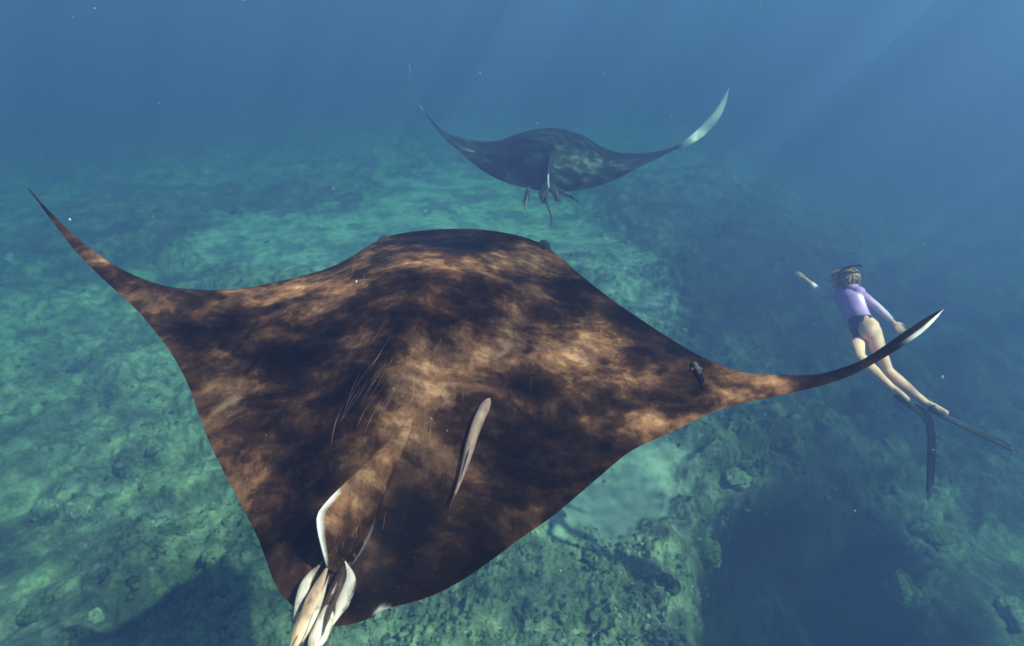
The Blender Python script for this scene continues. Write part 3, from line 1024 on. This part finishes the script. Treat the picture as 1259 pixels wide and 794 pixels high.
def voxel_union(name, geos, voxel, smooth, mat, parent, c):
    V, Q, T = merge(geos)
    me = mesh_np(name, V - c, Q, T)
    o = bpy.data.objects.new(name + '_tmp', me)
    COL.objects.link(o)
    m = o.modifiers.new('r', 'REMESH'); m.mode = 'VOXEL'; m.voxel_size = voxel; m.use_smooth_shade = True
    m = o.modifiers.new('s', 'SMOOTH'); m.factor = 0.5; m.iterations = smooth
    dg = bpy.context.evaluated_depsgraph_get()
    dg.update()
    me2 = bpy.data.meshes.new_from_object(o.evaluated_get(dg))
    bpy.data.objects.remove(o)
    me2.name = name
    me2.materials.clear()
    return link(name, me2, mat, parent)


def A3(x, y, d):
    return np.array(at(x, y, d))


nrm = lambda v: np.asarray(v, float) / np.linalg.norm(v)
neck = A3(1042, 356, 5.42); pel = A3(1060, 405, 5.22)
sR = A3(1055.5, 359.5, 5.30); sL = A3(1031, 363, 5.50)
up_b = nrm(neck - pel)
rt = sR - sL; rt = nrm(rt - up_b * np.dot(rt, up_b)); bk = np.cross(rt, up_b)
eR = A3(1077, 376, 5.28); wR = A3(1098, 396, 5.28)
eL = A3(1013.5, 364, 5.60); wL = A3(993.5, 345.5, 5.62)
hR = pel + rt * .085 - up_b * .05; hL = pel - rt * .085 - up_b * .05
kR = A3(1092, 457, 5.02); aR = A3(1138, 495, 4.92)
kL = A3(1057, 439, 4.92); aL = A3(1096, 476, 4.90)
head = A3(1044, 342, 5.42)
c = pel
person = empty('person', tuple(pel))
tag(person, 'woman in a lavender long-sleeved swimsuit with snorkel and long black fins swimming away', 'person')
SK = NT('skin')
co = SK.obj_co()
nn = SK.noise(co, 9, 4, .6)
SKIN = SK.out(SK.ramp(nn, [(0.3, (0.74, 0.37, 0.27)), (0.7, (0.84, 0.45, 0.35))]), 0.5, 0.35)
SK.b.inputs['Subsurface Weight'].default_value = 0.08

spine = [pel - up_b * .09, pel, pel + up_b * .13, pel + up_b * .27, pel + up_b * .40, neck - up_b * .02]
geo = []
# trunk as a stack of ovals
TW = [.134, .150, .100, .115, .132, .060]; TT = [.10, .105, .080, .098, .088, .055]
P = resample(catmull(spine, 10), 40); s = np.linspace(0, 1, 40); kk = np.linspace(0, 1, 6)
P = P - bk * (0.03 * np.sin(np.linspace(0, 2 * math.pi, 40)))[:, None]
geo.append(tube(P, 2 * np.interp(s, kk, TW), 2 * np.interp(s, kk, TT), rt, 28))
for sg in (-1, 1):
    geo.append(ellipsoid(pel + rt * .078 * sg + bk * .055 - up_b * .055, (.088, .085, .10), (rt, bk, up_b)))
geo.append(ellipsoid(sR, (.056, .056, .056))); geo.append(ellipsoid(sL, (.056, .056, .056)))
geo.append(rounded([sL, sL + (neck - sL) * .5 + up_b * .03, neck + up_b * .01, sR + (neck - sR) * .5 + up_b * .03, sR], [.05, .055, .06, .055, .05], .9, bk))
geo.append(rounded([neck - up_b * .03, neck + (head - neck) * .6], [.055, .048]))


def limb(a, b, r, bow=0, bd=None):
    r = [q * .83 for q in r]
    mid = (a + b) / 2 + (0 if bd is None else bd * bow)
    return rounded([a, mid, b], r)


geo += [limb(sR, eR, [.050, .044, .036]), limb(eR, wR, [.037, .036, .023]), limb(sL, eL, [.050, .044, .036]), limb(eL, wL, [.037, .036, .023])]
geo += [limb(hR, kR, [.098, .083, .055], .015, bk), limb(hL, kL, [.098, .085, .056], .015, bk)]
geo += [rounded([kR, kR * .68 + aR * .32 + bk * .018, aR], [.054, .058, .052, .038, .034]), rounded([kL, kL * .68 + aL * .32 + bk * .018, aL], [.054, .058, .052, .038, .034])]
fR = A3(1153, 503, 4.86); fL = A3(1108, 486, 4.88)
for a, f in ((aR, fR), (aL, fL)):
    d_ = nrm(f - a)
    geo.append(rounded([a - d_ * .045 + up_b * .0, a + d_ * .03, a + d_ * .16], [.034, .040, .036], .72, rt))
# head, facing away and a little to the left
fw = nrm(-bk * .85 - rt * .45 + up_b * .15); hs = nrm(np.cross(fw, up_b)); hu = np.cross(hs, fw)
geo.append(ellipsoid(head, (.078, .096, .108), (hs, fw, hu)))
geo.append(ellipsoid(head + fw * .035 - hu * .075, (.055, .055, .05), (hs, fw, hu)))
geo.append(ellipsoid(head + fw * .098 - hu * .02, (.014, .022, .024), (hs, fw, hu)))
geo.append(ellipsoid(head + fw * .088 - hu * .066, (.026, .012, .007), (hs, fw, hu)))
geo.append(ellipsoid(head + fw * .088 - hu * .078, (.022, .012, .008), (hs, fw, hu)))
for sg in (-1, 1):
    geo.append(ellipsoid(head + hs * .078 * sg - hu * .015, (.012, .02, .032), (hs, fw, hu)))


def hand(w, d, n, side, curl):
    """w wrist, d pointing direction, n back-of-hand normal, side: +1 puts the thumb towards cross(d, n)"""
    d = nrm(d); n = nrm(n - d * np.dot(n, d)); t = np.cross(d, n) * side
    g = [rounded([w - d * .02, w + d * .02], [.023, .026], .8, t)]
    g.append(rounded([w + d * .01, w + d * .05, w + d * .088], [.026, .036, .040], .34, t))
    for k, (off, ln, ex) in enumerate(((.030, .072, .0), (.010, .082, .0), (-.011, .076, .0), (-.031, .058, -.008))):
        b = w + d * (.088 + ex) + t * off
        a1 = curl * (.8 + .25 * k)
        d1 = nrm(d * math.cos(a1 * .5) - n * math.sin(a1 * .5) + t * off * 4)
        d2 = nrm(d * math.cos(a1 * 1.3) - n * math.sin(a1 * 1.3) + t * off * 3)
        d3 = nrm(d * math.cos(a1 * 1.9) - n * math.sin(a1 * 1.9) + t * off * 2)
        p1 = b + d1 * ln * .45; p2 = p1 + d2 * ln * .32; p3 = p2 + d3 * ln * .25
        g.append(rounded([b - d * .02, b, p1, p2, p3], [.0095, .0095, .0088, .008, .007], 1, t, seg=10))
    b = w + d * .03 + t * .026
    g.append(rounded([b - t * .01, b + t * .022 + d * .022 - n * .01, b + t * .032 + d * .052 - n * .016, b + t * .034 + d * .074 - n * .022],
                     [.015, .012, .0105, .008], 1, n, seg=10))
    return g


toview = -nrm(pel)
geo += hand(wR, A3(1108, 406, 5.26) - wR, toview * .7 + up_b * .5, -1, .45)
geo += hand(wL, A3(984, 336, 5.60) - wL, toview * .6 + up_b * .6, 1, .5)
body = voxel_union('body', geo, 0.0058, 5, SKIN, person, c)

# swimsuit: lifted off the body's own surface
bm_ = body.data
nvb = len(bm_.vertices)
Vb = np.empty(nvb * 3, np.float32); bm_.vertices.foreach_get('co', Vb); Vb = Vb.reshape(-1, 3)
Nb = np.empty(nvb * 3, np.float32); bm_.vertices.foreach_get('normal', Nb); Nb = Nb.reshape(-1, 3)


def segd(P, a, b):
    ab = b - a; t = np.clip(((P - a) @ ab) / np.dot(ab, ab), -.3, 1.2); tc = np.clip(t, 0, 1)
    return np.linalg.norm(P - (a + tc[:, None] * ab), axis=1), t


Pw = Vb + c
dT, tT = segd(Pw, pel - up_b * .08, neck)
dT = dT - .10
ds = {}
for nm, a, b, r in (('ur', sR, eR, .04), ('fr', eR, wR, .03), ('ul', sL, eL, .04), ('fl', eL, wL, .03)):
    d, t = segd(Pw, a, b); ds[nm] = (d - r, t)
dh = np.linalg.norm(Pw - head, axis=1) - .10
hh = (Pw - pel) @ up_b; xx = (Pw - pel) @ rt
armd = np.min([ds[k][0] for k in ds], axis=0)
zz = (Pw - pel) @ bk
tors = (hh > np.where(zz > 0, -.13 + 3.0 * np.maximum(np.abs(xx) - .010, 0), -.125 + 1.7 * np.abs(xx)).clip(None, .115)) & (hh < np.dot(neck - pel, up_b) + .028) & (dh > .008)
arm = (armd < dT)
okv = tors & ~arm
fore = np.minimum(ds['fr'][0], ds['fl'][0]) < np.minimum(ds['ur'][0], ds['ul'][0])
tf = np.where(ds['fr'][0] < ds['fl'][0], ds['fr'][1], ds['fl'][1])
tu = np.where(ds['ur'][0] < ds['ul'][0], ds['ur'][1], ds['ul'][1])
okv |= arm & (~fore | (tf < 0.86))
npoly = len(bm_.polygons)
quads = np.array([p.vertices[:] for p in bm_.polygons if len(p.vertices) == 4])
fk = quads[okv[quads].all(axis=1)]
used = np.unique(fk); mp = -np.ones(nvb, int); mp[used] = np.arange(len(used))
Vs = Vb[used] + Nb[used] * 0.0045
me = mesh_np('swimsuit', Vs, mp[fk])
zone = np.where(arm[used], 1.0, sstep(.135, .15, hh[used] + .25 * np.abs(xx[used])))
attr(me, 'zone', zone)
attr(me, 'pale_sunlit', np.where(arm[used], np.where(fore[used], .38 + .5 * np.clip(tf[used], 0, 1), .38 * np.clip(tu[used], 0, 1)), sstep(.105, .125, xx[used]) * (hh[used] < .33)))  # pale sleeves; right flank paled with sunlight painted into the fabric
SU = NT('swimsuit_fabric')
co = SU.obj_co()
nn = SU.noise(co, 30, 3, .6)
colr = SU.mix(SU.attr('pale_sunlit'), (0.50, 0.26, 0.62), (0.92, 0.68, 0.80))
colr = SU.mix(SU.attr('zone'), (0.045, 0.045, 0.085), colr)
SU.bump(nn, .15, .004)
SUIT = SU.out(colr, 0.55, 0.3)
so = link('swimsuit', me, SUIT, person)
sm = so.modifiers.new('thickness', 'SOLIDIFY'); sm.thickness = 0.004; sm.offset = 1

# hair
rng = np.random.default_rng(4)
g = [ellipsoid(head - fw * .018 + hu * .016, (.088, .098, .104), (hs, fw, hu))]
flow = nrm(-rt * .9 - up_b * .25 - bk * .15)
for k in range(150):
    a = rng.uniform(-1.25, 1.25); b = rng.uniform(-.7, 1.3)
    dr = nrm(-fw * math.cos(a) * math.cos(b) + hs * math.sin(a) * math.cos(b) + hu * math.sin(b))
    p0 = head + dr * np.array([.098]); out_ = dr
    ln = rng.uniform(.06, .12) * (1.2 if np.dot(dr, rt) < 0 else .7)
    tg = nrm(flow + rng.normal(0, .28, 3) - out_ * np.dot(flow, out_) * .6)
    pts = [p0 - out_ * .01, p0 + tg * ln * .35 + out_ * .010, p0 + tg * ln * .7 + out_ * .004, p0 + tg * ln + rng.normal(0, .014, 3)]
    # keep the locks hugging the skull
    pts = [q if np.linalg.norm(q - head) > .104 else head + nrm(q - head) * .106 for q in pts]
    g.append(rounded(pts, [.008, .010, .007, .002], .6, hu, n=10, seg=7))
V, Q, T = merge(g)
HM = mat_simple('hair_strands', (0.06, 0.035, 0.016), (0.52, 0.31, 0.14), 26, 0.5, 0.35, 0.3, (1, 1, .3), .3, .7)
part('hair', (V, Q, T), HM, person, c)

RUB = mat_simple('black_rubber', (0.008, 0.009, 0.011), (0.022, 0.024, 0.028), 14, 0.4, 0.4, 0.05)
# mask with strap
mk = empty('swim_mask', (0, 0, 0)); mk.parent = person
th = np.linspace(0, 2 * math.pi, 40)
ring = head[None] + hs * (np.cos(th) * .106)[:, None] + fw * (np.sin(th) * .126 - .014)[:, None] + hu * (.012 + .02 * -np.sin(th))[:, None]
part('strap', tube(ring, .020, .006, hu, 8), RUB, mk, c)
fr = head + fw * .098 + hu * .018
th = np.linspace(0, 2 * math.pi, 33)
ring = fr[None] + hs * (np.cos(th) * .068)[:, None] + hu * (np.sin(th) * .038)[:, None]
part('frame', tube(ring, .022, .020, fw, 10), RUB, mk, c)
LENS = mat_simple('lens_glass', (0.02, 0.03, 0.035), (0.03, 0.045, 0.05), 6, 0.08, 0.5, 0.0)
part('lens', ellipsoid(fr + fw * .008, (.064, .006, .035), (hs, fw, hu)), LENS, mk, c)
# snorkel: from the mouth round the left of the head, arching back over it
sp = [head + fw * .105 - hu * .07, head + fw * .085 - hu * .08 - hs * .055 * np.sign(np.dot(hs, rt)), A3(1030.5, 341, 5.45), A3(1033, 334.5, 5.42), A3(1040, 329.3, 5.38), A3(1049, 326.8, 5.34), A3(1060, 326.2, 5.30)]
V, Q, T = tube(resample(catmull(sp, 10), 50), .028, .028, bk, 12)
part('snorkel', (V, Q, T), RUB, person, c)

# fins
GLASS = mat_simple('foot_pocket_rubber', (0.015, 0.016, 0.02), (0.04, 0.042, 0.05), 16, 0.45, 0.4, 0.05)


def swim_fin(pocket, path, widths, wdir):
    f = empty('swim_fin', (0, 0, 0)); f.parent = person
    P = resample(catmull(pocket, 10), 20)
    part('foot_pocket', tube(P, np.interp(np.linspace(0, 1, 20), [0, .1, .5, 1], [.05, .10, .11, .085]), np.interp(np.linspace(0, 1, 20), [0, .2, .6, 1], [.05, .10, .075, .03]), wdir, 16), GLASS, f, c)
    P = resample(catmull(path, 10), 48)
    w = np.interp(np.linspace(0, 1, 48), np.linspace(0, 1, len(widths)), widths)
    part('blade', tube(P, w, .012, wdir, 10), RUB, f, c)
    W = np.asarray(wdir, float)
    Td = np.gradient(P, axis=0); Td /= np.linalg.norm(Td, axis=1)[:, None]
    Wn = W[None] - Td * (Td @ W)[:, None]; Wn /= np.linalg.norm(Wn, axis=1)[:, None]
    for sg in (-1, 1):
        part('rail', tube(P[:44] + Wn[:44] * (w[:44] * .5 * sg)[:, None], .009, .018, wdir, 8), RUB, f, c)
    return f


dn = lambda p, k: p + np.array([0, 0, -k])
vw = nrm(pel)
swim_fin([A3(1142, 499, 4.90), A3(1149, 503, 4.88), A3(1160, 510, 4.85)],
         [A3(1150, 508, 4.88), A3(1180, 521, 4.80), A3(1215, 537, 4.70), A3(1250, 553, 4.60)], [.10, .15, .18, .20], nrm(vw + .25 * up_b))
swim_fin([A3(1101, 481, 4.90), A3(1110, 489, 4.90), A3(1124, 499, 4.90)],
         [A3(1114, 495, 4.92), A3(1132, 506, 4.92), A3(1142, 518, 4.93), A3(1145, 540, 4.95), A3(1144.5, 575, 5.0), A3(1143, 611, 5.05)],
         [.10, .15, .19, .20, .19, .17], nrm(vw + .36 * rt))
# ------------------------------------------------------------------ unseen water surface overhead, patterned to shape the sunlight
xs = np.linspace(-100, 100, 81)
X, Y = np.meshgrid(xs, xs, indexing='ij')
Zs = 1.5 + 0.06 * fbm(X / 6, Y / 6, 3, 5)
i = np.arange(80)[:, None] * 81 + np.arange(80)[None]
q = np.stack([i, i + 81, i + 82, i + 1], -1).reshape(-1, 4)
ws = NT('ripple_gobo')
for x in list(ws.n):
    if x.type == 'BSDF_PRINCIPLED': ws.n.remove(x)
co = ws.obj_co()
wv = ws.n.new('ShaderNodeTexNoise'); wv.inputs['Scale'].default_value = 1.6; wv.inputs['Detail'].default_value = 3
ws.L(co, wv.inputs['Vector'])
va = ws.n.new('ShaderNodeVectorMath'); va.operation = 'MULTIPLY_ADD'
ws.L(wv.outputs['Color'], va.inputs[0]); va.inputs[1].default_value = (.55, .55, 0); ws.L(co, va.inputs[2])
vo = ws.n.new('ShaderNodeTexVoronoi'); vo.feature = 'DISTANCE_TO_EDGE'; vo.inputs['Scale'].default_value = 3.0
ws.L(va.outputs[0], vo.inputs['Vector'])
net = ws.ramp(vo.outputs['Distance'], [(0.0, (1, 1, 1)), (0.12, (.58, .58, .58)), (0.30, (.32, .32, .32))])
big = ws.noise(ws.obj_co((1, 1, 1)), 0.75, 3, .55)
big = ws.ramp(big, [(0.41, (.36, .36, .36)), (0.57, (1, 1, 1))])
tr = ws.mix(1.0, net, big, 'MULTIPLY')  # caustic net and light-shaft bands put into the transparent colour
tb = ws.n.new('ShaderNodeBsdfTransparent')
ws.L(tr, tb.inputs['Color'])
gl = ws.n.new('ShaderNodeBsdfGlossy'); gl.inputs['Roughness'].default_value = .1
ms = ws.n.new('ShaderNodeMixShader'); ms.inputs[0].default_value = .03
ws.L(tb.outputs[0], ms.inputs[1]); ws.L(gl.outputs[0], ms.inputs[2])
ws.L(ms.outputs[0], [x for x in ws.n if x.type == 'OUTPUT_MATERIAL'][0].inputs['Surface'])
wo = link('water_surface_gobo', mesh_np('water_surface_gobo', np.stack([X, Y, Zs], -1).reshape(-1, 3), q), ws.m)
tag(wo, kind='structure')

# ------------------------------------------------------------------ specks drifting in the water
V0, T0 = ico(1)
VV = []; TT_ = []
n = 240
px_ = RNG.uniform(-100, 1360, n); py_ = RNG.uniform(-60, 850, n); d_ = RNG.uniform(1.0, 7.5, n)
sz = np.exp(RNG.normal(math.log(.0016), .5, n)) * (0.6 + d_ * .30)
spots = [(1027, 196, 3.5, .008), (1060, 261, 3.5, .006), (86, 270, 3.2, .008), (742, 91, 5, .007), (660, 152, 6, .010), (1051, 628, 4, .008), (885, 280, 4, .006),
         (540, 152, 6, .006), (1158, 464, 4.4, .016), (825, 142, 5, .008), (935, 8, 4, .008), (1035, 3, 4, .006), (1180, 521, 4.6, .008), (1203, 532, 4.6, .007), (1226, 543, 4.5, .008), (1245, 551, 4.5, .008), (1147, 553, 4.8, .009)]
P = [np.array(at(x, y, d)) for x, y, d in zip(px_, py_, d_)] + [np.array(at(x, y, d)) for x, y, d, s in spots]
S = list(sz) + [s for *_, s in spots]
for k, (p, s) in enumerate(zip(P, S)):
    M = np.array(Matrix.Rotation(RNG.uniform(0, 6), 3, 'X') @ Matrix.Rotation(RNG.uniform(0, 6), 3, 'Z'))
    VV.append((V0 * s * RNG.uniform([.5, .5, .9], [1, 1, 1.6])) @ M + p); TT_.append(T0 + k * len(V0))
SPK = mat_simple('speck', (0.20, 0.20, 0.19), (0.6, 0.6, 0.58), 50, .5, .4, 0)
o = link('drifting_specks', mesh_np('drifting_specks', np.vstack(VV), None, np.vstack(TT_)), SPK)
tag(o, 'tiny pale specks drifting in the open water', 'specks', kind='stuff')
# ------------------------------------------------------------------ sea water (the air of this place)
BOX = dict(x=90, y0=-90, y1=90, z0=-26.0, z1=1.3)
me = bpy.data.meshes.new('haze')
X, Y0, Y1, Z0, Z1 = BOX['x'], BOX['y0'], BOX['y1'], BOX['z0'], BOX['z1']
me.from_pydata([(-X, Y0, Z0), (X, Y0, Z0), (X, Y1, Z0), (-X, Y1, Z0), (-X, Y0, Z1), (X, Y0, Z1), (X, Y1, Z1), (-X, Y1, Z1)], [],
               [(0, 3, 2, 1), (4, 5, 6, 7), (0, 1, 5, 4), (1, 2, 6, 5), (2, 3, 7, 6), (3, 0, 4, 7)])
hm = bpy.data.materials.new('sea_water')
hm.use_nodes = True
n = hm.node_tree.nodes
for x in list(n):
    if x.type != 'OUTPUT_MATERIAL': n.remove(x)
out = [x for x in n if x.type == 'OUTPUT_MATERIAL'][0]
pv = n.new('ShaderNodeVolumePrincipled')
# scattering and absorption per metre for red, green, blue
SIG_S = (0.0155, 0.0203, 0.0470)
SIG_A = (0.104, 0.049, 0.043)
DENS = 0.4
cs = [s / DENS for s in SIG_S]
ca = [(1 - min(1, a / (DENS * (1 - c)))) ** 2 for a, c in zip(SIG_A, cs)]
pv.inputs['Color'].default_value = (*cs, 1)
pv.inputs['Absorption Color'].default_value = (*ca, 1)
pv.inputs['Density'].default_value = DENS
pv.inputs['Anisotropy'].default_value = 0.3
hm.node_tree.links.new(pv.outputs[0], out.inputs['Volume'])
ho = link('haze', me, hm)
tag(ho, kind='stuff')
